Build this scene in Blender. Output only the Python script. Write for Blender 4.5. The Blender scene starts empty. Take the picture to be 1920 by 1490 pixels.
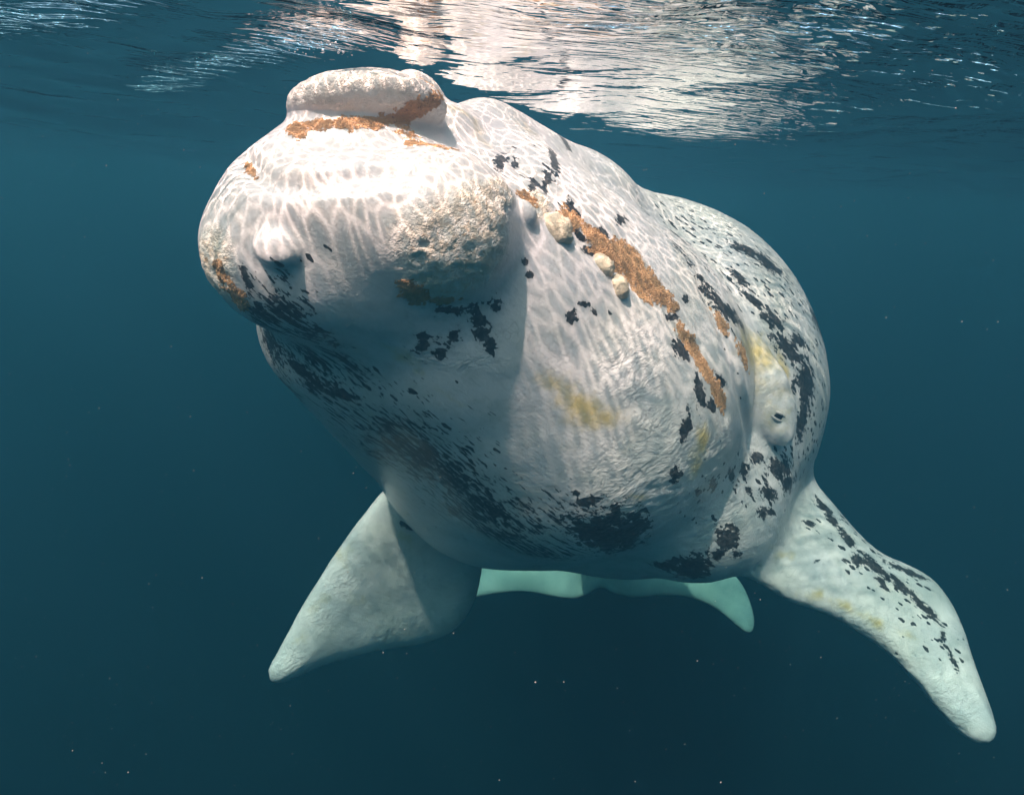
import bpy, math, random
import numpy as np
random.seed(7); rng = np.random.default_rng(7)
scene = bpy.context.scene
COL = scene.collection
# ------------------------------------------------------------------ camera
FPX, CX, CY = 1200.0, 960.0, 745.0            # focal length and centre for a picture 1920 wide
PITCH, ROLL = math.radians(17.4), math.radians(2.6)
CAM = np.array([0.0, 0.0, -0.62])             # 62 cm below the mean water level, z = 0
_f = np.array([0.0, math.cos(PITCH), -math.sin(PITCH)])
_u0 = np.array([0.0, math.sin(PITCH), math.cos(PITCH)])
_r0 = np.array([1.0, 0.0, 0.0])
_r = _r0*math.cos(ROLL) + _u0*math.sin(ROLL)
_u = _u0*math.cos(ROLL) - _r0*math.sin(ROLL)
from mathutils import Matrix, Vector
cam_data = bpy.data.cameras.new('camera')
cam_data.sensor_width = 36.0; cam_data.lens = FPX/1920*36.0
cam_data.clip_start = 0.05; cam_data.clip_end = 2000
cam = bpy.data.objects.new('camera', cam_data); COL.objects.link(cam)
cam.matrix_world = Matrix(((_r[0], _u[0], -_f[0], CAM[0]), (_r[1], _u[1], -_f[1], CAM[1]), (_r[2], _u[2], -_f[2], CAM[2]), (0, 0, 0, 1)))
scene.camera = cam
# ------------------------------------------------------------------ sky, sun, exposure
SUN = Vector((-0.25, -0.40, 0.88)).normalized()           # towards the sun
world = bpy.data.worlds.new('World'); scene.world = world; world.use_nodes = True
wn = world.node_tree
sky = wn.nodes.new('ShaderNodeTexSky'); sky.sky_type = 'NISHITA'; sky.sun_disc = False; sky.dust_density = 4.0; sky.air_density = 0.7
sky.sun_elevation = math.asin(SUN.z); sky.sun_rotation = math.atan2(SUN.x, SUN.y)
bg = wn.nodes['Background']; bg.inputs['Strength'].default_value = 0.15
wn.links.new(sky.outputs[0], bg.inputs['Color'])
sun_data = bpy.data.lights.new('sun', 'SUN'); sun_data.energy = 3.8; sun_data.angle = math.radians(1.0)
sun_data.color = (1.0, 0.67, 0.655)
sun = bpy.data.objects.new('sun', sun_data); COL.objects.link(sun)
sun.rotation_euler = SUN.to_track_quat('Z', 'Y').to_euler(); sun.location = (0, 0, 30)
vs = scene.view_settings; vs.view_transform = 'Standard'; vs.look = 'None'; vs.gamma = 1.0; vs.use_curve_mapping = False
vs.exposure = 0.98
scene.render.engine = 'CYCLES'
cy = scene.cycles
cy.max_bounces = 4; cy.diffuse_bounces = 2; cy.glossy_bounces = 2; cy.transmission_bounces = 3; cy.volume_bounces = 1; cy.transparent_max_bounces = 12
cy.use_denoising = True; cy.use_light_tree = False
cy.use_adaptive_sampling = True; cy.adaptive_threshold = 0.03; cy.adaptive_min_samples = 20
cy.sample_clamp_indirect = 4.0
CELL = 0.019
def P(px, py, t):
    return (CAM + t*(_f + (px-CX)/FPX*_r - (py-CY)/FPX*_u)).astype(np.float32)
def RP(rpx, t):
    return rpx*t/math.sqrt(FPX*FPX+rpx*rpx)
# ------------------------------------------------------------------ distance fields
def smin(a, b, k):
    h = np.clip(0.5+0.5*(b-a)/k, 0, 1)
    return b+(a-b)*h - k*h*(1-h)
def smax(a, b, k): return -smin(-a, -b, k)
def sq(a): return np.einsum('ij,ij->i', a, a)
def sph(p, c, r): return np.sqrt(sq(p-c))-r
def cone(p, a, b, r1, r2):                    # round cone
    ba = b-a; l2 = ba@ba; rr = r1-r2; a2 = l2-rr*rr; il2 = 1/l2
    pa = p-a; y = pa@ba; z = y-l2
    xx = pa*l2-np.outer(y, ba); x2 = sq(xx)
    y2 = y*y*l2; z2 = z*z*l2
    k = np.sign(rr)*rr*rr*x2
    d = (np.sqrt(x2*a2*il2)+y*rr)*il2-r1
    m1 = np.sign(z)*a2*z2 > k
    m2 = np.sign(y)*a2*y2 < k
    d = np.where(m2, np.sqrt(x2+y2)*il2-r1, d)
    d = np.where(m1, np.sqrt(x2+z2)*il2-r2, d)
    return d
def ell(p, c, R, rad):                        # ellipsoid, rows of R its axes
    q = (p-c)@R.T
    q = q/rad; k0 = np.sqrt(sq(q)); k1 = np.sqrt(sq(q/rad))+1e-9
    return k0*(k0-1)/k1
def frame(rot=0.0, yaw=0.0):                  # axes: along image x turned by rot (deg, clockwise), image y, depth
    c, s = math.cos(math.radians(rot)), math.sin(math.radians(rot))
    x = _r*c - _u*s; y = _r*s + _u*c; z = _f
    if yaw:
        c, s = math.cos(math.radians(yaw)), math.sin(math.radians(yaw))
        x, z = x*c+z*s, z*c-x*s
    return np.array([x, y, z], np.float32)
def E(p, px, py, t, sx, sy, sz, rot=0, yaw=0):
    return ell(p, P(px, py, t), frame(rot, yaw), np.array([sx*t/FPX, sy*t/FPX, sz], np.float32))
def K(p, a, b):                               # cone between (px,py,t,rpx) knots
    return cone(p, P(*a[:3]), P(*b[:3]), RP(a[3], a[2]), RP(b[3], b[2]))
def S(p, px, py, t, r): return sph(p, P(px, py, t), RP(r, t))
def poly2(q, V):                              # signed distance to a polygon
    d = np.full(len(q), 1e9, np.float32); s = np.ones(len(q), np.float32); n = len(V)
    for i in range(n):
        a = V[i]; b = V[i-1]; e = b-a; w = q-a
        h = np.clip((w@e)/(e@e), 0, 1)[:, None]
        d = np.minimum(d, sq(w-h*e))
        c1 = q[:, 1] >= a[1]; c2 = q[:, 1] < b[1]; c3 = e[0]*w[:, 1] > e[1]*w[:, 0]
        s = np.where((c1 & c2 & c3) | (~c1 & ~c2 & ~c3), -s, s)
    return s*np.sqrt(d)
class Blade:                                  # a fin: outline on a plane through three points, lens-shaped section
    def __init__(self, plane, outline, thick, width, bend=0.0, r=0.0):
        a, b, c = [P(*q) for q in plane]
        n = np.cross(b-a, c-a); n /= np.linalg.norm(n)
        if n@_f > 0: n = -n
        self.o = a; self.n = n = n.astype(np.float32)
        self.x = (b-a)/np.linalg.norm(b-a); self.y = np.cross(n, self.x)
        V = []
        for px, py in outline:
            d = _f+(px-CX)/FPX*_r-(py-CY)/FPX*_u
            s = ((a-CAM)@n)/(d@n); w = CAM+d*s-a
            V.append((w@self.x, w@self.y))
        V = np.array(V)
        for _ in range(2):                    # corner cutting
            W = np.empty((len(V)*2, 2)); N = np.roll(V, -1, 0)
            W[0::2] = .75*V+.25*N; W[1::2] = .25*V+.75*N; V = W
        c = V.mean(0); self.c = a+c[0]*self.x+c[1]*self.y; self.R = np.sqrt(((V-c)**2).sum(1)).max()+thick+.35
        self.x = self.x.astype(np.float32); self.y = self.y.astype(np.float32); self.c = self.c.astype(np.float32); self.R = float(self.R); V = V.astype(np.float32)
        lo = V.min(0)-.45; hi = V.max(0)+.45; ns = 260          # outline distance, tabulated
        g = np.stack(np.meshgrid(np.linspace(lo[0], hi[0], ns), np.linspace(lo[1], hi[1], ns), indexing='ij'), -1).reshape(-1, 2).astype(np.float32)
        self.G = poly2(g, V).reshape(ns, ns); self.lo = lo; self.sc = (ns-1)/(hi-lo); self.ns = ns
        self.V = V; self.T = thick; self.w = width; self.bend = bend
    def __call__(self, p):
        far = np.sqrt(sq(p-self.c))-self.R+.3
        m = far < .3; out = far.copy()
        if m.any(): out[m] = self.near(p[m])
        return out
    def near(self, p):
        w = p-self.o; q = np.stack([w@self.x, w@self.y], 1); h = w@self.n
        h = h - self.bend*q[:, 0]**2
        g = np.clip((q-self.lo)*self.sc, 0, self.ns-1.001); i = g.astype(np.int32); u = g[:, 0]-i[:, 0]; v = g[:, 1]-i[:, 1]; G = self.G; a = i[:, 0]; b = i[:, 1]
        d2 = (G[a, b]*(1-u)+G[a+1, b]*u)*(1-v)+(G[a, b+1]*(1-u)+G[a+1, b+1]*u)*v
        s = np.clip(-d2/self.w, 0, 1)
        t = self.T*np.sqrt(s*(2-s))
        ins = (np.abs(h)-t)*0.7
        out = np.sqrt(np.maximum(d2, 0)**2+h*h)
        return np.where(d2 < 0, ins, out)

FLIP_R = Blade([(1450, 1000, 4.75), (1850, 1385, 4.25), (1600, 1020, 4.95)],
    [(1350,1030),(1400,930),(1485,870),(1530,918),(1580,980),(1640,1040),(1700,1062),(1745,1092),(1780,1140),(1806,1205),(1822,1265),(1850,1330),(1864,1385),(1845,1396),(1815,1378),(1770,1330),(1720,1268),(1672,1218),(1600,1172),(1555,1148),(1470,1122)],
    0.15, 0.30)
FLIP_L = Blade([(760, 980, 5.3), (515, 1265, 4.9), (850, 1120, 5.75)],
    [(760,890),(715,925),(668,985),(622,1050),(585,1110),(556,1158),(522,1222),(502,1258),(510,1280),(545,1272),(600,1246),(690,1218),(790,1208),(852,1182),(888,1125),(902,1075),(905,1010),(950,950)],
    0.12, 0.30)
FLUKE = Blade([(1125, 1090, 10.8), (1405, 1150, 10.6), (1125, 1000, 11.35)],
    [(1125,1097),(1150,1112),(1190,1120),(1235,1114),(1290,1116),(1340,1136),(1375,1165),(1404,1190),(1416,1172),(1408,1130),(1390,1090),(1340,1040),(1260,990),(1170,955),(1080,955),(990,985),(910,1035),(862,1075),(842,1120),(862,1126),(920,1112),(985,1106),(1040,1118),(1080,1122),(1110,1110)],
    0.12, 0.4)

A0=(700,440,3.15,180); B=(880,555,3.75,300); C=(1066,718,4.45,338); D=(1172,728,5.65,340)
EE=(1160,880,8.0,140); FF=(1125,1010,11.3,38)
def sdf_base(p):
    p = np.asarray(p, np.float32)
    d = K(p, A0, B)
    d = smin(d, K(p, B, C), .10)
    # throat and belly on the shaded side
    m = K(p, (672,600,3.60,180), (955,812,5.2,241))
    m = smin(m, K(p, (955,812,5.2,241), (1145,850,5.4,222)), .2)
    d = smin(d, m, .18)
    # lips
    l = K(p, (905,300,3.55,105), (1060,425,4.35,135))
    l = smin(l, K(p, (1060,425,4.35,135), (1222,568,5.2,155)), .1)
    d = smin(d, l, .09)
    # trunk
    tr = K(p, (1060,690,4.9,280), D)
    tr = smin(tr, K(p, D, EE), .3)
    tr = smin(tr, K(p, EE, FF), .2)
    tr = smin(tr, K(p, (1150,490,4.95,120), (1270,605,5.5,172)), .3)
    d = smin(d, tr, .10)
    # shoulder
    d = smin(d, S(p, 1305,935,4.64,152), .30)
    # snout
    s = S(p, 522,462,2.88,134)
    s = smin(s, S(p, 828,428,2.80,142), .22)
    s = smin(s, E(p, 670,415,2.82,190,110,.4,3), .2)
    s = smin(s, E(p, 620,520,3.00,140,90,.35,14), .2)
    s = smin(s, E(p, 700,490,2.92,125,88,.36,6), .2)
    s = smin(s, E(p, 672,568,3.12,165,78,.40,12), .25)
    s = smin(s, E(p, 690,312,3.05,155,90,.4,0), .12)
    s = smin(s, E(p, 838,262,3.25,62,58,.25,20), .10)
    s = smin(s, E(p, 570,345,3.0,130,75,.35,-28), .15)
    d = smin(d, s, .15)
    return d
def surf(pts, fn=None):                       # where the rays through these picture points meet the skin
    fn = fn or sdf_base
    pts = np.asarray(pts, float)
    dv = _f+((pts[:, 0]-CX)/FPX)[:, None]*_r-((pts[:, 1]-CY)/FPX)[:, None]*_u
    L = np.linalg.norm(dv, axis=1); t = np.full(len(pts), 1.8)
    for _ in range(90): t += np.clip(fn(CAM+dv*t[:, None])/L*.85, -.3, .5)
    return CAM+dv*t[:, None], t
def grad(p, fn, e=.006):
    g = np.stack([fn(p+np.eye(3)[a]*e)-fn(p-np.eye(3)[a]*e) for a in range(3)], 1).astype(float)
    return g/(np.linalg.norm(g, axis=1)[:, None]+1e-12)
def _line(pts, r, off, k=.05):
    V = np.array(pts, float); L = []
    for a, b in zip(V[:-1], V[1:]):
        n = max(1, int(np.hypot(*(b-a))/22)); L += [a+(b-a)*i/n for i in range(n)]
    pts = L+[V[-1]]
    q, t = surf(pts); n = grad(q, sdf_base); rr = r*t/FPX
    w = np.sin(np.linspace(0, 1, len(rr))*math.pi)**.5*.75+.25
    return (q+n*(rr*(off+(1-w)*.6))[:, None]).astype(np.float32), rr.astype(np.float32), k
GROOVES = [_line(*g) for g in [
    ([(452,292),(478,330),(512,345),(575,347),(640,338),(705,326),(760,318)], 19, .15),
    ([(1318,540),(1352,610),(1378,680),(1393,750),(1412,845)], 14, .35),
    ([(985,365),(1055,420),(1110,470),(1180,520),(1250,580),(1295,640),(1330,710),(1362,778)], 16, .55),
    ([(905,240),(960,300),(1040,360),(1120,440)], 14, .8, .06),
]]
def _bump(px, py, sx, sy, deep, rot=0, lift=0.0):
    q, t = surf([(px, py)]); t = t[0]; n = grad(q, sdf_base)[0]
    return (q[0]+n*lift).astype(np.float32), frame(rot), np.array([sx*t/FPX, sy*t/FPX, deep], np.float32)
BUMPS = [_bump(*b) for b in [
    (522,464,46,38,.055,0,.0),                 # knob on the chin
    (1430,720,126,48,.12,66,-.022),            # brow and orbit
    (1440,715,40,30,.12,60,.01),
    (1456,752,26,15,.11,38,.03),              # upper lid
    (1446,802,24,15,.10,70,.025),             # lower lid
    (985,400,26,20,.05,40,.0),
]]
def seg(p, a, b, r1, r2):
    ab = b-a; h = np.clip(((p-a)@ab)/(ab@ab), 0, 1)
    return np.sqrt(sq(p-a-h[:, None]*ab))-(r1+(r2-r1)*h)
def near(p, c, R): return sq(p-c) < R*R
def sdf_skin(p):
    d = sdf_base(p)
    for c, Fm, r in BUMPS:
        m = near(p, c, r.max()+.2)
        if m.any(): d[m] = smin(d[m], ell(p[m], c, Fm, r), .035)
    for q, rr, kk in GROOVES:
        c = (q.min(0)+q.max(0))/2
        m = np.flatnonzero(near(p, c, np.linalg.norm(q-c, axis=1).max()+.2))
        if len(m):
            pm = p[m]; g = np.full(len(m), 9., np.float32)
            for i in range(len(q)-1): g = np.minimum(g, seg(pm, q[i], q[i+1], rr[i], rr[i+1]))
            d[m] = smax(d[m], -g, kk)
    return d
def sdf_bonnet(p):
    b = E(p, 690,206,2.85,147,52,.28,-3)
    b = smin(b, E(p, 785,196,3.15,52,42,.25,15), .06)
    return b
def sdf(p):
    p = np.asarray(p, np.float32)
    d = sdf_skin(p)
    d = smin(d, sdf_bonnet(p), .05)
    d = smin(d, FLIP_R(p), .14)
    d = smin(d, FLIP_L(p), .07)
    d = smin(d, FLUKE(p), .15)
    return d
# ------------------------------------------------------------------ numpy noise
_perm = np.random.default_rng(3).permutation(256).astype(np.int64); _perm = np.concatenate([_perm, _perm, _perm])
_grd = np.random.default_rng(4).normal(size=(256, 3)); _grd /= np.linalg.norm(_grd, axis=1)[:, None]
def perlin(p):
    i = np.floor(p).astype(np.int64); f = p-i; i &= 255
    w = f*f*f*(f*(f*6-15)+10); out = 0
    for dx in (0, 1):
        for dy in (0, 1):
            for dz in (0, 1):
                h = _perm[_perm[_perm[(i[:, 0]+dx) & 255]+((i[:, 1]+dy) & 255)]+((i[:, 2]+dz) & 255)]
                g = _grd[h]; v = ((f-np.array([dx, dy, dz]))*g).sum(1)
                wx = w[:, 0] if dx else 1-w[:, 0]; wy = w[:, 1] if dy else 1-w[:, 1]; wz = w[:, 2] if dz else 1-w[:, 2]
                out = out + v*wx*wy*wz
    return out
def fbm(p, octv=4, gain=.5):
    a = 1.0; s = 0; 
    for o in range(octv): s = s + a*perlin(p*2**o+o*17.3); a *= gain
    return s
# ------------------------------------------------------------------ skin mesh from the distance field (surface nets on a sparse grid)
def polygonise(fn, lo, hi, h, blk=8):
    nb = np.ceil((hi-lo)/(h*blk)).astype(int); N = nb*blk
    gi = np.stack(np.meshgrid(*[np.arange(n) for n in nb], indexing='ij'), -1).reshape(-1, 3)
    dc = fn(lo+(gi*blk+(blk-1)/2)*h)
    act = np.abs(dc) < h*blk*.9+.02
    V = np.repeat(dc.astype(np.float32)[:, None], blk**3, 1).reshape(-1, blk, blk, blk)
    off = np.stack(np.meshgrid(*[np.arange(blk)]*3, indexing='ij'), -1).reshape(-1, 3)
    ia = np.flatnonzero(act)
    for c in range(0, len(ia), 600):
        k = ia[c:c+600]
        pts = (lo+(gi[k][:, None]*blk+off[None])*h).reshape(-1, 3)
        V[k] = fn(pts).astype(np.float32).reshape(-1, blk, blk, blk)
    V = V.reshape(*nb, blk, blk, blk).transpose(0, 3, 1, 4, 2, 5).reshape(N)
    s = V < 0
    cell = np.zeros(N-1, bool)
    for a in range(3):
        sa = [slice(None)]*3; sb = [slice(None)]*3; sa[a] = slice(0, -1); sb[a] = slice(1, None)
        e = s[tuple(sa)] != s[tuple(sb)]
        o = [x for x in range(3) if x != a]
        for i in (0, 1):
            for j in (0, 1):
                q = [slice(None)]*3
                q[o[0]] = slice(i, i+N[o[0]]-1); q[o[1]] = slice(j, j+N[o[1]]-1)
                cell |= e[tuple(q)]
    idx = np.argwhere(cell); ids = np.full(N-1, -1, np.int64); ids[cell] = np.arange(len(idx))
    acc = np.zeros((len(idx), 3)); cnt = np.zeros(len(idx))
    cor = [np.array(c) for c in ((0,0,0),(1,0,0),(0,1,0),(1,1,0),(0,0,1),(1,0,1),(0,1,1),(1,1,1))]
    val = [V[tuple((idx+c).T)] for c in cor]
    for i in range(8):
        for j in range(i+1, 8):
            if np.abs(cor[i]-cor[j]).sum() != 1: continue
            m = (val[i] < 0) != (val[j] < 0)
            t = (val[i]/(val[i]-val[j]+1e-20))[m][:, None]
            acc[m] += cor[i]+t*(cor[j]-cor[i]); cnt[m] += 1
    verts = lo+(idx+acc/cnt[:, None])*h
    faces = []
    for a in range(3):
        o = [(a+1) % 3, (a+2) % 3]
        sa = [slice(1, -1)]*3; sb = [slice(1, -1)]*3; sa[a] = slice(0, -1); sb[a] = slice(1, None)
        A = s[tuple(sa)]; Bm = s[tuple(sb)]
        for flip in (False, True):
            m = np.argwhere(A & ~Bm) if not flip else np.argwhere(~A & Bm)
            if not len(m): continue
            base = m+1; base[:, a] -= 1
            q = []
            for d0, d1 in ((-1, -1), (0, -1), (0, 0), (-1, 0)):
                c = base.copy(); c[:, o[0]] += d0; c[:, o[1]] += d1
                q.append(ids[tuple(c.T)])
            q = np.stack(q, 1)
            faces.append(q[:, ::-1] if flip else q)
    return verts, np.concatenate(faces)
def make_mesh(name, verts, faces, normals=None, smooth=True):
    me = bpy.data.meshes.new(name); faces = np.asarray(faces); k = faces.shape[1]
    me.vertices.add(len(verts)); me.vertices.foreach_set('co', np.asarray(verts, np.float32).ravel())
    me.loops.add(faces.size); me.loops.foreach_set('vertex_index', faces.astype(np.int32).ravel())
    me.polygons.add(len(faces)); me.polygons.foreach_set('loop_start', np.arange(0, faces.size, k, dtype=np.int32))
    me.update(calc_edges=True)
    me.polygons.foreach_set('use_smooth', np.full(len(faces), smooth))
    me.validate()
    if normals is not None: me.normals_split_custom_set_from_vertices(normals.astype(np.float32))
    return me
def add_obj(name, me, mat, parent=None):
    o = bpy.data.objects.new(name, me); COL.objects.link(o)
    if mat: me.materials.append(mat)
    if parent: o.parent = parent
    return o
def color_attr(me, name, arr):
    at = me.attributes.new(name, 'FLOAT_COLOR', 'POINT'); at.data.foreach_set('color', arr.astype(np.float32).ravel())

SKIN_V, SKIN_F = polygonise(sdf, np.array([-2.1, 2.0, -7.9]), np.array([4.4, 11.4, 0.15]), CELL)
for _ in range(1):
    n = grad(SKIN_V, sdf); SKIN_V = SKIN_V-n*np.clip(sdf(SKIN_V), -.02, .02)[:, None]
SKIN_N = grad(SKIN_V, sdf, .012)
print('skin', len(SKIN_V))
# ------------------------------------------------------------------ markings: ellipses laid on the skin, (x, y, half axes, turn), kept as fields on the mesh
def spots(lst, thick=.25):
    F = np.zeros(len(SKIN_V))
    pts, t = surf([s[:2] for s in lst], sdf); nn = grad(pts, sdf)
    for s, c, tt, n in zip(lst, pts, t, nn):
        rot = math.radians(s[4] if len(s) > 4 else 0); gain = s[5] if len(s) > 5 else 1.0
        v = (c-CAM)/np.linalg.norm(c-CAM)
        if n@v > -.35: n = n-v*(n@v+.35); n = n/np.linalg.norm(n)
        ax = []
        for L, a in ((s[2], rot), (s[3], rot+math.pi/2)):
            d = (_r*math.cos(a)-_u*math.sin(a))*L*tt/FPX
            d = d - v*(d@n)/(v@n)
            ax.append(d)
        M = np.stack([ax[0], ax[1], n*thick], 1); Mi = np.linalg.inv(M)
        R = max(np.linalg.norm(ax[0]), np.linalg.norm(ax[1]))*2+.1
        m = near(SKIN_V, c, R)
        q = (SKIN_V[m]-c)@Mi.T
        f = np.clip(1-.5*np.sqrt((q**2).sum(1)), 0, 1)*gain
        F[m] = np.maximum(F[m], f)
    return F
BLACK = [(830,660,34,12,-28,.8),(795,648,28,9,-28,.8),(790,632,14,8),(850,630,18,8,-60),(905,622,26,24,0,.85),(922,645,12,16),(895,600,16,10),(860,580,58,13,-4,.72),(930,572,20,20,0,.75),
 (1072,594,15,11,-40),(1097,570,12,5,10),(985,490,9,9),(992,516,8,7),(1115,585,10,4,50),
 (462,520,10,50,-12,.75),(482,585,16,42,-30,.7),(530,585,40,26,25,.62),(590,625,80,20,32,.68),(655,680,60,11,30,.7),(575,660,40,10,40,.6),
 (590,722,42,16,18,.68),(508,640,14,50,-18,.66),(545,730,14,60,-32,.6),(560,690,30,10,40),(640,740,30,6,10),  # those along the throat's left edge also darken it as painted shade
 (770,850,90,40,30,.60),(850,900,90,34,32,.60),(900,940,90,20,25,.6),(720,800,50,16,20,.55),(860,960,60,14,12,.55),(930,1002,85,14,10,.6),(1000,1040,70,9,8,.55),(700,850,50,14,30,.55),(980,945,40,8,35,.6),(1060,985,45,10,32,.62),
 (1140,1005,72,36,14),(1180,990,40,30,-20),(1155,962,10,22),(1100,940,36,8,-12),(1080,925,14,5),(1200,985,20,18),
 (1300,1066,36,22,-12),(1365,1010,26,22,-40),(1345,1040,14,9,-40),(1250,1062,26,9,10),(1380,1040,12,8),(1270,1050,18,8),
 (1286,800,9,30,8),(1312,738,10,34,-4),(1278,655,13,24,-35),(1352,712,7,16,-35),(1335,760,6,16,-20),(1265,888,13,15),(1338,908,9,13),(1256,595,12,10,30),(1285,560,10,9),(1310,925,6,9),
 (1255,430,90,8,50,.66),(1330,545,60,13,48,.75),(1285,480,60,7,50,.62),(1370,590,40,10,40),
 (1440,492,34,12,35),(1400,470,30,8,25),(1450,600,30,12,30),(1478,655,40,15,50),(1510,715,16,48,-4),(1506,785,9,44,9),(1466,880,24,24,-30),(1442,925,16,13),(1478,905,12,16),(1500,640,20,8,45),(1415,565,30,8,40),(1385,520,20,8,45),(1530,600,10,30,-25),(1430,960,10,10),
 (1040,300,7,30,-12),(1060,265,6,22,-25),(1028,332,8,16,-10),(940,300,12,13,30),(1022,345,6,18),(1165,412,11,9),(1068,388,12,16),(1080,398,14,8,40),(1130,440,16,10,40),(1000,345,8,10),(1105,470,14,8,45),(1090,445,20,7,42),(965,310,7,10),
 (1590,1010,34,7,50),(1560,975,22,6,50),(1640,1062,30,9,48),(1690,1100,44,8,38),(1730,1135,44,7,42),(1655,1095,20,7,50),(1515,981,13,6,15),(1768,1192,6,12),(1610,1050,14,10,40),(1790,1240,5,24,-20),(1545,950,26,6,45),(1700,1070,44,5,22),(1530,1052,8,3,-30),
 (762,986,16,4,28),(1445,960,8,6),(1395,880,9,14),(1420,860,12,12),(1370,890,6,14),(1405,920,9,8),(700,228,6,4),(745,228,8,4)]
ORANGE = [(556,243,16,14),(600,234,38,9,-5),(655,232,38,10),(700,236,22,7),(740,224,30,8,-12),(780,207,42,15,-20),(815,192,18,12,-20),(690,226,40,6),
 (1072,410,26,9,44),(1125,455,44,14,42),(1172,482,40,22,42),(1205,520,42,22,42),(1235,550,34,15,42),(1262,572,14,9,42),(1205,555,22,7,42),
 (1288,640,10,34,-30),(1318,690,10,36,-30),(1346,742,10,32,-18),
 (776,548,30,17,32),(830,562,26,7),(415,510,7,22,-14),(448,560,9,28,-32),(985,376,26,8,38),(470,318,8,14,-30),(1352,605,9,26,-32,.85),(1392,665,7,30,-18,.75)]
YELLOW = [(1050,725,50,30,35,.8),(1085,760,60,26,30),(1115,785,55,20,-5),(1318,822,12,26,0,1.2),(1305,870,14,30,10,.9),(1408,655,30,52,-28,1.1),(1432,720,48,120,-24,.62),(1470,690,10,50,-18,.9),(1530,1115,26,14,0,.8),(1470,1040,20,12,0,.8),(1590,1140,40,12,30,.9),(1640,1165,30,12,30,.8),(1700,1190,20,10,30,.7),(860,205,40,8,25,.6),(1000,250,50,8,35,.5),(900,250,40,10,60,.6),(1180,470,60,10,50,.6),(740,660,70,14,30,.7),(845,745,60,10,32,.6),(700,780,50,20,20,.5),(1200,930,20,8,0,.7),(760,960,30,14,30,.5),(900,380,40,30,0,.6),(640,1040,30,20,-50,.6),(600,1130,30,14,-50,.6),(760,1010,24,12,30,.7),(560,1200,24,14,-40,.6),(680,1120,40,24,0,.45)]
CALLUS = [(862,470,105,92,0),(900,400,60,60,0),(830,530,70,36,0),(398,500,26,66,-14),(940,360,34,30,0),(1000,385,30,24,40)]
WRINKLE = [(1190,680,60,70,20,.9),(1230,790,50,40,0,.8),(1240,930,120,90,-30,1.0),(1330,990,90,70,-40,1.0),(1310,860,60,60,0,1.0),(1180,1010,120,40,0,.7),(860,670,90,26,10,.9),(700,620,60,20,10,.7),(1450,1010,70,50,-40,.7),(1640,1180,90,30,35,.9),(1780,1310,60,50,50,1.0),(1400,850,60,40,0,.8),(1440,740,50,60,0,.6),(1540,850,30,70,0,.8),(640,1090,90,60,-50,.6),(600,1150,60,60,0,.6),(530,1240,40,40,0,.9),(740,1180,90,30,-20,.6),(800,1060,70,60,0,.4),(1560,1060,80,50,40,.6),(1700,1160,60,50,40,.6)]
SPECK = [(1440,560,150,120,40,1.0),(1490,700,70,190,0,1.0),(1420,520,110,70,40,1.0),(1480,640,80,110,0,1.0),(1330,480,120,40,48,1.0),(1500,780,60,120,0,.8),(1440,890,60,60,0,.8),(1640,1060,110,36,42,1.0),(1750,1180,60,40,50,.7),(1330,930,100,80,0,.4),(1100,560,90,50,35,.3),(1180,600,60,60,0,.22),(850,640,110,40,0,.32),(1000,300,90,50,40,.35),(560,530,60,60,0,.6),(800,850,180,80,32,.45),(620,720,110,50,32,.45),(930,1000,180,40,12,.45)]
STREAK = [(512,650,34,80,-25),(560,750,34,80,-32),(790,850,170,80,32),(610,690,120,50,35),(900,960,190,60,20),(640,760,80,60,35),(520,600,60,90,-30),(1000,1030,150,30,12)]  # dark streaks; the ones on the left throat edge also stand in for shade
FB, FO, FY, FC, FW, FS, FT = [spots(l) for l in (BLACK, ORANGE, YELLOW, CALLUS, WRINKLE, SPECK, STREAK)]
FS = np.clip(FS-1.3*spots([(1430,715,52,105,-25)]), 0, 1)
db = sdf_bonnet(SKIN_V); bon = np.clip(1-(db+.012)/.03, 0, 1)
top_bonnet = (db < .004) & (sdf_skin(SKIN_V) > .02)
FC = np.maximum(FC, bon*.9)
# relief: warty callosities, gentle unevenness of the skin
cal = np.clip((FC-.35)/.3, 0, 1)*(1-.65*bon)
rid = 1-2*np.abs(fbm(SKIN_V*np.array([13., 13., 13.])+3.1*fbm(SKIN_V*5, 2)[:, None], 4, .55))
disp = cal*(rid*.015-.006+.012*perlin(SKIN_V*9))
disp += bon*(.007*fbm(SKIN_V*13, 4, .6))
disp += .010*fbm(SKIN_V*2.3, 2) + .0022*fbm(SKIN_V*11, 2)
disp += np.clip(FW-.3, 0, .5)*.020*fbm(SKIN_V*np.array([9, 9, 13.])+2*fbm(SKIN_V*4, 2)[:, None], 3)
fin = ((FLIP_R(SKIN_V) < .05) | (FLIP_L(SKIN_V) < .05))
disp += fin*(.005*fbm(SKIN_V*4.5, 3))            # finger ridges and dents in the flippers
disp += np.clip(FO-.35, 0, .3)*.010
SKIN_V = SKIN_V+SKIN_N*disp[:, None]
def vert_normals(V, F):
    a = V[F[:, 2]]-V[F[:, 0]]; b = V[F[:, 3]]-V[F[:, 1]]; fn = np.cross(a, b)
    n = np.zeros_like(V)
    for k in range(4):
        for c in range(3): n[:, c] += np.bincount(F[:, k], fn[:, c], len(V))
    return n/(np.linalg.norm(n, axis=1)[:, None]+1e-12)
SKIN_N = vert_normals(SKIN_V, SKIN_F)
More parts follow.
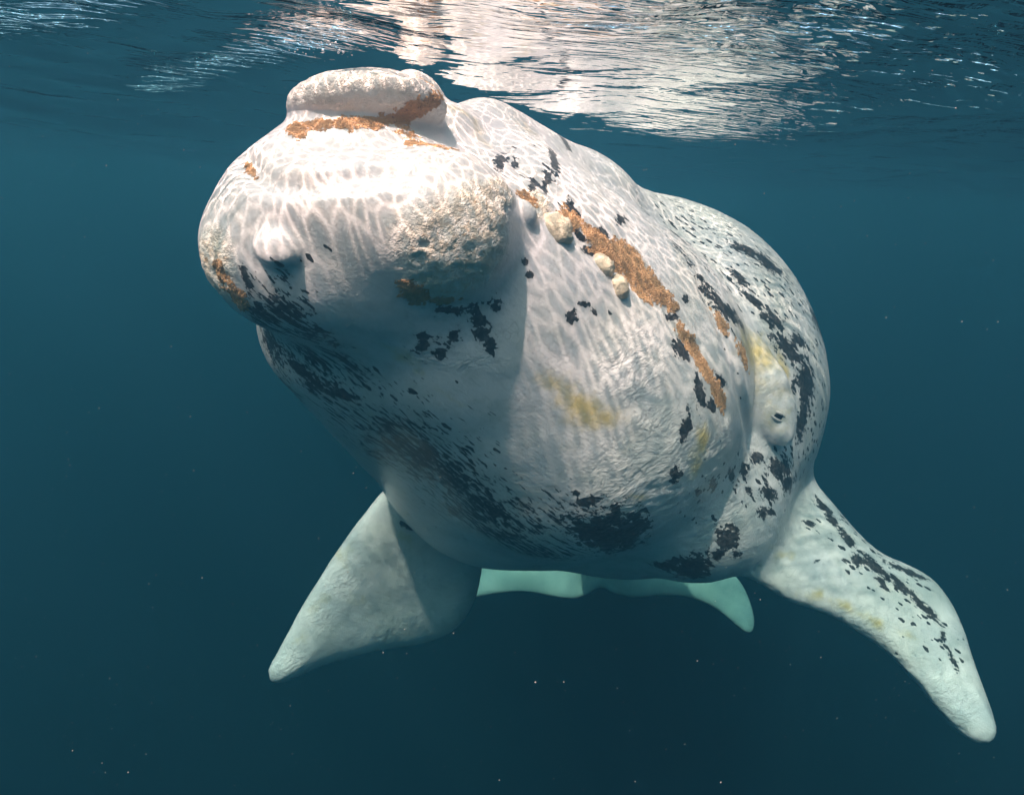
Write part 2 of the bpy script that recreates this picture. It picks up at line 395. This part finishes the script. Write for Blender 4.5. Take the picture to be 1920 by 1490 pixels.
# ------------------------------------------------------------------ materials
class NT:
    def __init__(self, name):
        self.m = bpy.data.materials.new(name); self.m.use_nodes = True; self.t = self.m.node_tree; self.t.nodes.clear()
    def n(self, kind, props=None, **ins):
        nd = self.t.nodes.new('ShaderNode'+kind)
        for k, v in (props or {}).items(): setattr(nd, k, v)
        for k, v in ins.items(): self.set(nd, k, v)
        return nd
    def set(self, nd, k, v):
        key = int(k[1:]) if k[0] == 'i' and k[1:].isdigit() else k.replace('_', ' ')
        s = nd.inputs[key]
        if hasattr(v, 'is_output') : self.t.links.new(v, s)
        elif hasattr(v, 'outputs'): self.t.links.new(v.outputs[0], s)
        else: s.default_value = v
    def math(self, op, a, b=0.0, c=0.0, clamp=False):
        return self.n('Math', dict(operation=op, use_clamp=clamp), i0=a, i1=b, i2=c).outputs[0]
    def vm(self, op, a, b=(0, 0, 0), scale=1.0):
        nd = self.n('VectorMath', dict(operation=op), i0=a, i1=b)
        if op == 'SCALE': self.set(nd, 'Scale', scale)
        return nd.outputs['Value'] if op == 'DOT_PRODUCT' else nd.outputs[0]
    def mix(self, f, a, b, mode='MIX'):
        nd = self.n('Mix', dict(data_type='RGBA', blend_type=mode), i0=f, i6=a, i7=b); return nd.outputs[2]
    def noise(self, vec, scale, detail=3.0, rough=.5, dist=0.0, color=False):
        nd = self.n('TexNoise', None, Vector=vec, Scale=scale, Detail=detail, Roughness=rough, Distortion=dist); return nd.outputs['Color' if color else 0]
    def step(self, v, a, b):
        return self.n('MapRange', dict(interpolation_type='SMOOTHSTEP'), Value=v, From_Min=a, From_Max=b).outputs[0]
    def attr(self, name):
        nd = self.n('Attribute'); nd.attribute_name = name
        sp = self.n('SeparateColor', None, Color=nd.outputs['Color']); return sp.outputs[0], sp.outputs[1], sp.outputs[2], nd.outputs['Alpha']
    def stretch(self, vec, axis, amount):
        a = Vector(axis).normalized()
        d = self.vm('DOT_PRODUCT', vec, tuple(a))
        off = self.vm('SCALE', tuple(a), scale=self.math('MULTIPLY', d, amount))
        return self.vm('SUBTRACT', vec, off)
    def out(self, surf=None, vol=None):
        o = self.n('OutputMaterial')
        if surf: self.t.links.new(surf.outputs[0], o.inputs['Surface'])
        if vol: self.t.links.new(vol.outputs[0], o.inputs['Volume'])
        return self.m
AX_FLANK = P(1500, 690, 5.6)-P(1290, 440, 5.2)
AX_THROAT = P(960, 960, 4.55)-P(700, 820, 3.9)
AX_FOLD = P(1360, 900, 4.6)-P(1200, 1005, 4.6)
def skin_material():
    s = NT('whale_skin'); co = s.n('TexCoord').outputs['Object']
    b, o, y, c = s.attr('paint'); w, sp, st, bo = s.attr('paint2')
    # white hide with a faint grey and rose mottling
    n1 = s.noise(co, 1.7, 3, .6); n2 = s.noise(co, 7.0, 4, .68)
    base = s.mix(s.step(n1, .35, .7), (.76, .675, .695, 1), (.62, .57, .56, 1))
    base = s.mix(s.math('MULTIPLY', s.step(n2, .48, .72), .5), base, (.47, .455, .44, 1))
    # fine scratches and pocks
    sc = s.noise(s.stretch(co, AX_THROAT, .93), 90, 1, .6)
    base = s.mix(s.math('MULTIPLY', s.step(sc, .62, .72), .25), base, (.42, .42, .42, 1))
    ck = s.n('TexVoronoi', dict(feature='DISTANCE_TO_EDGE'), Vector=s.vm('ADD', s.stretch(co, AX_FLANK, .5), s.vm('SCALE', s.noise(co, 4, 2, .6, 0, True), scale=.5)), Scale=2.6).outputs['Distance']
    ckm = s.math('MULTIPLY', s.step(ck, .007, .0), s.step(n1, .45, .62))
    base = s.mix(s.math('MULTIPLY', ckm, .45), base, (.22, .2, .19, 1))
    # yellow algae film
    yn = s.math('ADD', y, s.math('MULTIPLY', s.math('SUBTRACT', s.noise(co, 11, 3, .65), .5), 1.1))
    base = s.mix(s.math('MULTIPLY', s.step(yn, .25, 1.05), .88), base, (.60, .43, .16, 1))
    # callosities: cream horn with orange in the cracks
    cn = s.noise(co, 22, 3, .7)
    calm = s.step(s.math('ADD', c, s.math('MULTIPLY', s.math('SUBTRACT', cn, .5), .5)), .30, .66)
    horn = s.mix(s.step(cn, .42, .62), (.78, .62, .49, 1), (.82, .74, .68, 1))
    horn = s.mix(s.math('MULTIPLY', s.step(s.noise(co, 34, 2, .7, .6), .61, .70), .6), horn, (.62, .30, .10, 1))
    base = s.mix(s.math('MULTIPLY', calm, s.math('SUBTRACT', .85, s.math('MULTIPLY', bo, .55))), base, horn)
    # black patches with ragged edges
    v = s.math('SUBTRACT', s.noise(s.stretch(co, AX_FLANK, .5), 24, 3, .66, .4), .5)
    v2 = s.math('SUBTRACT', s.noise(co, 60, 1, .5), .5)
    vs_ = s.math('SUBTRACT', s.noise(s.stretch(co, AX_THROAT, .86), 55, 2, .65), .5)
    rag = s.math('ADD', s.math('MULTIPLY', v, 1.5), s.math('MULTIPLY', v2, .5))
    blk = s.math('ADD', b, rag)
    base = s.mix(s.math('MULTIPLY', s.step(blk, .12, .52), .30), base, (.30, .28, .28, 1))
    blk = s.step(blk, .49, .56)
    stv = s.math('ADD', s.math('MULTIPLY', st, .82), s.math('MULTIPLY', vs_, 2.3))
    stv = s.math('ADD', stv, s.math('MULTIPLY', b, .45))
    stk = s.math('MULTIPLY', s.step(stv, .78, .88), s.step(st, .05, .25))
    # small flecks
    fl = s.n('TexVoronoi', dict(feature='F1'), Vector=s.vm('ADD', s.stretch(co, AX_FLANK, .62), s.vm('SCALE', s.noise(co, 30, 0, .5, 0, True), scale=.022)), Scale=24.0, Randomness=1.0)
    cr = s.n('SeparateColor', None, Color=fl.outputs['Color'])
    dens = s.math('MULTIPLY', s.step(sp, .04, .5), 1.0)
    rad = s.math('MULTIPLY', s.math('SUBTRACT', dens, cr.outputs[0]), 1.0)
    rad = s.math('MINIMUM', rad, .33)
    flk = s.step(s.math('SUBTRACT', rad, fl.outputs['Distance']), 0, .025)
    dark = s.math('MAXIMUM', s.math('MAXIMUM', blk, stk), flk)
    dcol = s.mix(s.step(s.noise(co, 40, 2, .7), .4, .75), (.014, .012, .013, 1), (.085, .074, .074, 1))
    base = s.mix(s.math('MULTIPLY', dark, .97), base, dcol)
    # lice colonies
    on = s.math('ADD', o, s.math('MULTIPLY', s.math('SUBTRACT', s.noise(co, 42, 2, .7), .5), .8))
    om = s.step(on, .40, .62)
    oc = s.mix(s.step(s.noise(co, 75, 1, .7), .4, .62), (.26, .13, .065, 1), (.56, .31, .16, 1))
    base = s.mix(s.math('MULTIPLY', om, .95), base, oc)
    # relief
    hfine = s.noise(co, 55, 2, .65)
    hw = s.noise(s.vm('ADD', s.stretch(co, AX_FOLD, .35), s.vm('SCALE', s.noise(co, 6, 1, .5, 0, True), scale=.12)), 34, 3, .62)
    hs = s.noise(s.stretch(co, AX_THROAT, .9), 46, 2, .6)
    hcal = s.noise(co, 48, 3, .75)
    h = s.math('MULTIPLY', hfine, .0022)
    h = s.math('ADD', h, s.math('MULTIPLY', s.math('MULTIPLY', hw, s.step(w, .15, .75)), .014))
    h = s.math('ADD', h, s.math('MULTIPLY', hs, .0020))
    h = s.math('ADD', h, s.math('MULTIPLY', s.math('MULTIPLY', hcal, s.step(c, .3, .6)), .022))
    h = s.math('ADD', h, s.math('MULTIPLY', s.math('MULTIPLY', s.noise(co, 95, 1, .7), s.step(o, .4, .6)), .012))
    bp = s.n('Bump', None, Strength=.85, Distance=1.0, Height=h)
    ro = s.math('ADD', .29, s.math('MULTIPLY', s.math('MAXIMUM', calm, om), .3))
    pr = s.n('BsdfPrincipled', None, Base_Color=base, Roughness=ro, Normal=bp.outputs[0], IOR=1.4)
    pr.inputs['Specular IOR Level'].default_value = .5
    return s.out(pr)
def plain(name, col, rough=.5, spec=.3, bump=0.0, scale=60, col2=None):
    s = NT(name); co = s.n('TexCoord').outputs['Object']
    c = s.mix(s.noise(co, scale, 4, .6), col+(1,), (col2 or tuple(x*.6 for x in col))+(1,))
    pr = s.n('BsdfPrincipled', None, Base_Color=c, Roughness=rough)
    pr.inputs['Specular IOR Level'].default_value = spec
    if bump: s.set(pr, 'Normal', s.n('Bump', None, Strength=.7, Distance=bump, Height=s.noise(co, scale, 4, .6)).outputs[0])
    return s.out(pr)
def water_material():
    # seen from below: total reflection outside the window of steep angles, the sky inside it; the caustic light net is painted into the transmission colour
    s = NT('water_surface'); co = s.n('TexCoord').outputs['Object']
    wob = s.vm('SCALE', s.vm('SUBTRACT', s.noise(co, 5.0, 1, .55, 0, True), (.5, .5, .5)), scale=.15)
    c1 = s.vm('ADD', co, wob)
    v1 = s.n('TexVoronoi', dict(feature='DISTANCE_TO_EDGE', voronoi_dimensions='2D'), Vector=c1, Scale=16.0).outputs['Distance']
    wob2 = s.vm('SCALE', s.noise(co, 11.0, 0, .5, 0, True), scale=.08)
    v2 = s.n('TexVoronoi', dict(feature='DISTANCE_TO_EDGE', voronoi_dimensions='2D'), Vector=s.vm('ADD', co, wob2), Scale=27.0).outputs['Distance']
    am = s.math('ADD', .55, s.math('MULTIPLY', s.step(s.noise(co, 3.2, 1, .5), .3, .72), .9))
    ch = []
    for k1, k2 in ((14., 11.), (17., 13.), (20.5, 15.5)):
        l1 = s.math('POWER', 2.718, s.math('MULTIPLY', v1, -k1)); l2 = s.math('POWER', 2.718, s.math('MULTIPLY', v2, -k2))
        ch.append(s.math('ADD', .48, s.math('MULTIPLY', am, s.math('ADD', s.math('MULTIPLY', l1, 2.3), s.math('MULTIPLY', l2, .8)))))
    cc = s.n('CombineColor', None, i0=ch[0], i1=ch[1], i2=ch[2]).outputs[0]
    st = s.vm('MULTIPLY', co, (.55, 1, 1))
    h = s.math('ADD', s.math('MULTIPLY', s.noise(st, 2.6, 3, .5, .5), .034), s.math('MULTIPLY', s.noise(st, 9, 2, .55, .4), .0045))
    at = s.n('Attribute'); at.attribute_name = 'chop'
    hc = s.noise(s.stretch(co, (.93, .36, 0), .8), 16, 2, .6, .5)
    h = s.math('ADD', h, s.math('MULTIPLY', s.math('MULTIPLY', hc, at.outputs['Fac']), .11))
    bp = s.n('Bump', None, Strength=1.0, Distance=1.0, Height=h)
    fr = s.n('Fresnel', None, IOR=1.33, Normal=bp.outputs[0])
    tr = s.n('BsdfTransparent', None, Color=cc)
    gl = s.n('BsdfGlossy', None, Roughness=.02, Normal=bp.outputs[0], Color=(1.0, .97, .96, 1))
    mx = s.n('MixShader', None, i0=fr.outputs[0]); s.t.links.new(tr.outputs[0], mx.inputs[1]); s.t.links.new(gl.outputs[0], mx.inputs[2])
    return s.out(mx)
def haze_material():
    s = NT('sea_water')
    v = s.n('VolumePrincipled', None, Color=(.027, .099, .162, 1), Density=.20)
    v.inputs['Absorption Color'].default_value = (.035, .35, .33, 1)
    v.inputs['Anisotropy'].default_value = 0.45
    return s.out(None, v)
SKIN = skin_material(); WATER = water_material(); HAZE = haze_material()
LID = plain('eyelid_skin', (.60, .54, .53), .4, .4, .004, 90, (.42, .34, .34))
EYE = plain('eye_ball', (.02, .014, .012), .12, .5, 0, 40)
LICE = plain('lice_shell', (.66, .39, .21), .6, .2, 0, 300, (.34, .17, .08))
HORN = plain('callosity_horn', (.74, .64, .54), .6, .3, .016, 34, (.60, .40, .25))
SPECKM = plain('drifting_speck', (.32, .32, .31), .8, .1)
BUBBLE = plain('air_bubble', (.85, .85, .9), .1, .8)
# ------------------------------------------------------------------ the sea: surface sheet and the body of water
def axis_coords(lo, hi, step, far, grow=1.22):
    c = list(np.arange(lo, hi+step/2, step)); d = step
    while c[-1] < far: d *= grow; c.append(c[-1]+d)
    d = step
    while c[0] > -far: d *= grow; c.insert(0, c[0]-d)
    return np.array(c)
gx = axis_coords(-7, 9, .05, 160); gy = axis_coords(-2, 13, .05, 160)
X, Y = np.meshgrid(gx, gy, indexing='ij'); X = X.ravel(); Y = Y.ravel()
Z = np.zeros_like(X); wr = np.random.default_rng(11)
near_f = 1/(1+(np.maximum(np.hypot(X-1, Y-4)-9, 0)/14)**2)
dd = Y*.97+X*.10                                # one swell runs past the whale: crest over the snout, trough behind the nape
Z += (-.125+.085*np.cos(2*math.pi*(dd-2.6)/6.8))*near_f
for lam, amp, ang in ((5.2,.020,-35),(3.1,.018,65),(2.2,.013,10),(1.5,.010,-60),(1.05,.007,35),(.8,.0055,-15),(.62,.004,75),(.47,.003,-45),(.36,.0022,15)):
    a = math.radians(ang); k = 2*math.pi/lam
    ph = k*(X*math.cos(a)+Y*math.sin(a))+wr.uniform(0, 6.28)+.8*np.sin(X*.31+Y*.23+lam)
    fade = near_f if lam > 1.6 else near_f**2*(1-.55*np.exp(-((X-.6)/1.6)**2-((Y-3.6)/2.2)**2))
    Z += amp*(np.sin(ph)+.25*np.sin(2*ph+1))*fade
nx, ny = len(gx), len(gy)
ii = np.arange(nx*ny).reshape(nx, ny)
F = np.stack([ii[:-1, :-1], ii[1:, :-1], ii[1:, 1:], ii[:-1, 1:]], -1).reshape(-1, 4)
def on_surface(px, py):
    d = _f+(px-CX)/FPX*_r-(py-CY)/FPX*_u; return (CAM+d*(-.04-CAM[2])/max(d[2], .02))[:2]
chop = np.zeros_like(X)
for line, wd, g in ((((300,150),(420,120),(540,88),(620,62)), .18, .9), (((-60,60),(60,30),(160,-10)), .25, 1.0), (((1480,60),(1700,100),(1920,180)), .5, .8), (((1560,200),(1900,225)), .7, .75), (((1150,20),(1320,30),(1560,10)), .3, .6), (((0,310),(250,320)), .8, .4)):
    q = [on_surface(*v) for v in line]; dmin = np.full(len(X), 99.)
    for a, b in zip(q[:-1], q[1:]):
        e = b-a; wv = np.stack([X, Y], 1)-a; hh = np.clip(wv@e/(e@e), 0, 1); dmin = np.minimum(dmin, np.hypot(*(wv-hh[:, None]*e).T))
    chop = np.maximum(chop, g*np.exp(-(dmin/wd)**2))
wme = make_mesh('water', np.stack([X, Y, Z], 1), F)
at = wme.attributes.new('chop', 'FLOAT', 'POINT'); at.data.foreach_set('value', chop.astype(np.float32))
water = add_obj('water', wme, WATER)
water['kind'] = 'structure'; water['label'] = 'rippled sea surface seen from below'
lo, hi = np.array([-185., -185., -60.]), np.array([185., 185., .3])
bv = np.array([[(lo, hi)[i][0], (lo, hi)[j][1], (lo, hi)[k][2]] for i in (0, 1) for j in (0, 1) for k in (0, 1)])
haze = add_obj('haze', make_mesh('haze', bv, [(0,1,3,2),(4,6,7,5),(0,4,5,1),(2,3,7,6),(0,2,6,4),(1,5,7,3)], smooth=False), HAZE)
haze['kind'] = 'stuff'; haze['label'] = 'blue green sea water fading to dark'
# ------------------------------------------------------------------ the whale
BASE = Vector(P(1125, 760, 5.2))
whale = bpy.data.objects.new('whale', None); COL.objects.link(whale); whale.location = BASE; whale.empty_display_size = .5
whale['label'] = 'white right whale speckled with black, head raised under the surface, flippers spread'
whale['category'] = 'whale'
OFF = np.array(BASE)
paint = np.stack([FB, FO, FY, FC], 1); paint2 = np.stack([FW, FS, FT, bon], 1)
def sub_skin(name, fm, label=None):
    F = SKIN_F[fm]; u, inv = np.unique(F, return_inverse=True)
    me = make_mesh(name, SKIN_V[u]-OFF, inv.reshape(-1, 4))
    color_attr(me, 'paint', paint[u]); color_attr(me, 'paint2', paint2[u])
    me.normals_split_custom_set_from_vertices(SKIN_N[u].astype(np.float32))
    o = add_obj(name, me, SKIN, whale)
    if label: o['label'] = label
    return o
fcal = FC[SKIN_F].mean(1); fc = SKIN_V[SKIN_F].mean(1)
bonf = top_bonnet[SKIN_F].sum(1) >= 2
def cal_mask(px, py, R):
    c, t = surf([(px, py)], sdf); return (((fc-c[0])**2).sum(1) < R*R) & (fcal > .48) & ~bonf
def largest(mask):                             # the biggest connected patch of these faces
    ix = np.flatnonzero(mask); u, inv = np.unique(SKIN_F[ix], return_inverse=True); inv = inv.reshape(-1, 4)
    lab = np.arange(len(u))
    while True:
        m = lab[inv].min(1); new = lab.copy()
        for k in range(4): np.minimum.at(new, inv[:, k], m)
        new = new[new]
        if (new == lab).all(): break
        lab = new
    fl = lab[inv[:, 0]]; best = np.bincount(fl).argmax()
    out = np.zeros(len(mask), bool); out[ix[fl == best]] = True
    return out
cA = largest(cal_mask(862, 455, .42)); cB = largest(cal_mask(398, 500, .35) & ~cA); bonf = largest(bonf)
sub_skin('body', ~(bonf | cA | cB))
sub_skin('bonnet', bonf, 'cream warty bonnet on the tip of the snout ringed with orange lice')
sub_skin('callosity', cA, 'large cracked cream callosity on the side of the chin')
sub_skin('callosity', cB, 'rough pale callosity on the far side of the chin')
# small horny knobs along the jaw
def knob(px, py, sx, sy, rot, seed, label):
    c, t = surf([(px, py)], sdf); n = grad(c, sdf)[0]; c = c[0]; t = t[0]
    u = np.linspace(0, math.pi, 15); v = np.linspace(0, 2*math.pi, 25)[:-1]
    U, Vv = np.meshgrid(u, v, indexing='ij')
    D = np.stack([np.sin(U)*np.cos(Vv), np.sin(U)*np.sin(Vv), np.cos(U)], -1).reshape(-1, 3)
    r = 1+.26*fbm(D*1.5+seed, 3)+.16*fbm(D*4.5+seed, 3)
    fr_ = frame(rot)
    x = fr_[0]-n*(fr_[0]@n); x /= np.linalg.norm(x); yv = np.cross(n, x)
    W = (D*r[:, None])*np.array([sx*t/FPX, sy*t/FPX, (sx+sy)*.5*t/FPX])
    Q = c-n*(sx+sy)*.06*t/FPX + W[:, :1]*x+W[:, 1:2]*yv+W[:, 2:]*n
    m = len(v); F = [(i*m+j, (i+1)*m+j, (i+1)*m+(j+1) % m, i*m+(j+1) % m) for i in range(len(u)-1) for j in range(m)]
    o = add_obj('callosity', make_mesh('callosity', Q-OFF, F), HORN, whale); o['label'] = label
knob(1046, 430, 34, 24, 48, 1.0, 'round cream callosity, nearest the snout of three along the jaw')
knob(1131, 499, 26, 19, 48, 5.0, 'round cream callosity, middle of three along the jaw')
knob(1161, 538, 25, 16, 62, 9.0, 'oval cream callosity, nearest the eye of three along the jaw')
# eye: a dark ball between two heavy lids
def tube(path, rad, seg=8):
    V = []; F = []; n = len(path); path = np.asarray(path)
    for i, (p, r) in enumerate(zip(path, rad)):
        d = path[min(i+1, n-1)]-path[max(i-1, 0)]; d = d/np.linalg.norm(d)
        x = np.cross(d, _f); x /= np.linalg.norm(x); yv = np.cross(d, x)
        V += [p+r*(math.cos(a)*x+math.sin(a)*yv) for a in np.arange(seg)*2*math.pi/seg]
    for i in range(n-1):
        for j in range(seg): F.append((i*seg+j, i*seg+(j+1) % seg, (i+1)*seg+(j+1) % seg, (i+1)*seg+j))
    return np.array(V), F
def eye_at(px, py, r):
    c, t = surf([(px, py)], sdf); n = grad(c, sdf)[0]; n = n-_f*.6; n /= np.linalg.norm(n); c = c[0]-n*r*.80
    u = np.linspace(0, math.pi, 15); v = np.linspace(0, 2*math.pi, 21)[:-1]; U, Vv = np.meshgrid(u, v, indexing='ij')
    D = np.stack([np.sin(U)*np.cos(Vv), np.sin(U)*np.sin(Vv), np.cos(U)], -1).reshape(-1, 3)*r
    m = len(v); F = [(i*m+j, (i+1)*m+j, (i+1)*m+(j+1) % m, i*m+(j+1) % m) for i in range(len(u)-1) for j in range(m)]
    eye = add_obj('eye', make_mesh('eye', c+D-OFF, F), EYE, whale)
    ex = _r*math.cos(.5)-_u*math.sin(.5); ex = ex-n*(ex@n); ex /= np.linalg.norm(ex); ey = np.cross(n, ex)
    if ey@_u < 0: ey = -ey
    for sgn, up in ((1, .40), (-1, .52)):
        a = np.linspace(-1.25, 1.25, 15)
        path = [c+r*1.02*(ex*math.sin(q)*1.15+sgn*ey*(math.cos(q)*up)+n*(.80*math.cos(q)+.05)) for q in a]
        V, F2 = tube(path, r*(.05+.15*np.cos(a/1.25*math.pi/2)))
        add_obj('eyelid', make_mesh('eyelid', V-OFF, F2), LID, eye)
eye_at(1460, 780, .046)
# whale lice: thousands of tiny flat shells crowding the orange strips
fo = FO[SKIN_F].mean(1)+.4*fbm(fc*30, 2); area = np.linalg.norm(np.cross(SKIN_V[SKIN_F[:, 1]]-SKIN_V[SKIN_F[:, 0]], SKIN_V[SKIN_F[:, 3]]-SKIN_V[SKIN_F[:, 0]]), axis=1)
sel = np.flatnonzero(fo > .43); w = area[sel]; pick = rng.choice(sel, 18000, p=w/w.sum())
uv = rng.random((18000, 2)); A4 = SKIN_V[SKIN_F[pick]]
pos = (A4[:, 0]*(1-uv[:, :1])+A4[:, 1]*uv[:, :1])*(1-uv[:, 1:])+(A4[:, 3]*(1-uv[:, :1])+A4[:, 2]*uv[:, :1])*uv[:, 1:]
nn = SKIN_N[SKIN_F[pick, 0]]+rng.normal(0, .45, (18000, 3)); nn /= np.linalg.norm(nn, axis=1)[:, None]
tx = np.cross(nn, rng.normal(size=(18000, 3))); tx /= np.linalg.norm(tx, axis=1)[:, None]; ty = np.cross(nn, tx)
sz = rng.uniform(.0035, .0065, 18000)[:, None]
oct_v = [tx*sz*1.3, ty*sz*.6, -tx*sz*1.3, -ty*sz*.6, nn*sz*.6]
LV = np.stack([pos+q for q in oct_v], 1).reshape(-1, 3)-OFF
k5 = np.arange(18000)[:, None]*5
LF = np.concatenate([k5+np.array([[a, (a+1) % 4, 4]]) for a in range(4)])
lice = add_obj('whale_lice', make_mesh('whale_lice', LV, LF, smooth=False), LICE, whale); lice['kind'] = 'stuff'
# ------------------------------------------------------------------ specks drifting in the water
def specks(name, n, label):
    px = rng.uniform(-200, 2120, n); py = rng.uniform(-60, 1600, n); t = .7+6.5*rng.random(n)**.8
    q = CAM+t[:, None]*(_f+((px-CX)/FPX)[:, None]*_r-((py-CY)/FPX)[:, None]*_u)
    q = q[q[:, 2] < -.06]; q = q[sdf(q) > .05]; m = len(q)
    r = (rng.random(m)**5*.0010+.0003)
    o6 = np.array([(1,0,0),(-1,0,0),(0,1,0),(0,-1,0),(0,0,1),(0,0,-1)], float)
    V = (q[:, None]+o6[None]*(r[:, None, None]*rng.uniform(.6, 1.4, (m, 6, 1)))).reshape(-1, 3)
    T = np.array([(0,2,4),(2,1,4),(1,3,4),(3,0,4),(2,0,5),(1,2,5),(3,1,5),(0,3,5)])
    F = (np.arange(m)[:, None, None]*6+T[None]).reshape(-1, 3)
    o = add_obj(name, make_mesh(name, V, F), SPECKM); o['kind'] = 'stuff'; o['label'] = label
specks('drifting_specks', 20000, 'tiny pale specks drifting in the water')

def bubbles(n):
    a = rng.random(n); px = 660-90*a+rng.normal(0, 14, n); py = 70+25*a+rng.normal(0, 12, n); t = rng.uniform(2.45, 2.75, n)
    q = CAM+t[:, None]*(_f+((px-CX)/FPX)[:, None]*_r-((py-CY)/FPX)[:, None]*_u)
    q[:, 2] = np.minimum(q[:, 2], -.05-.03*rng.random(n))
    r = rng.random(n)**2*.004+.001; V = []; F = []
    u = np.linspace(0, math.pi, 6); v = np.linspace(0, 2*math.pi, 9)[:-1]; U, Vv = np.meshgrid(u, v, indexing='ij')
    D = np.stack([np.sin(U)*np.cos(Vv), np.sin(U)*np.sin(Vv), np.cos(U)], -1).reshape(-1, 3); m = len(v)
    T = np.array([(i*m+j, (i+1)*m+j, (i+1)*m+(j+1) % m, i*m+(j+1) % m) for i in range(len(u)-1) for j in range(m)])
    V = (q[:, None]+D[None]*r[:, None, None]).reshape(-1, 3); F = (np.arange(n)[:, None, None]*len(D)+T[None]).reshape(-1, 4)
    o = add_obj('bubbles', make_mesh('bubbles', V, F), BUBBLE); o['kind'] = 'stuff'; o['label'] = 'small air bubbles just under the surface above the snout'
bubbles(45)
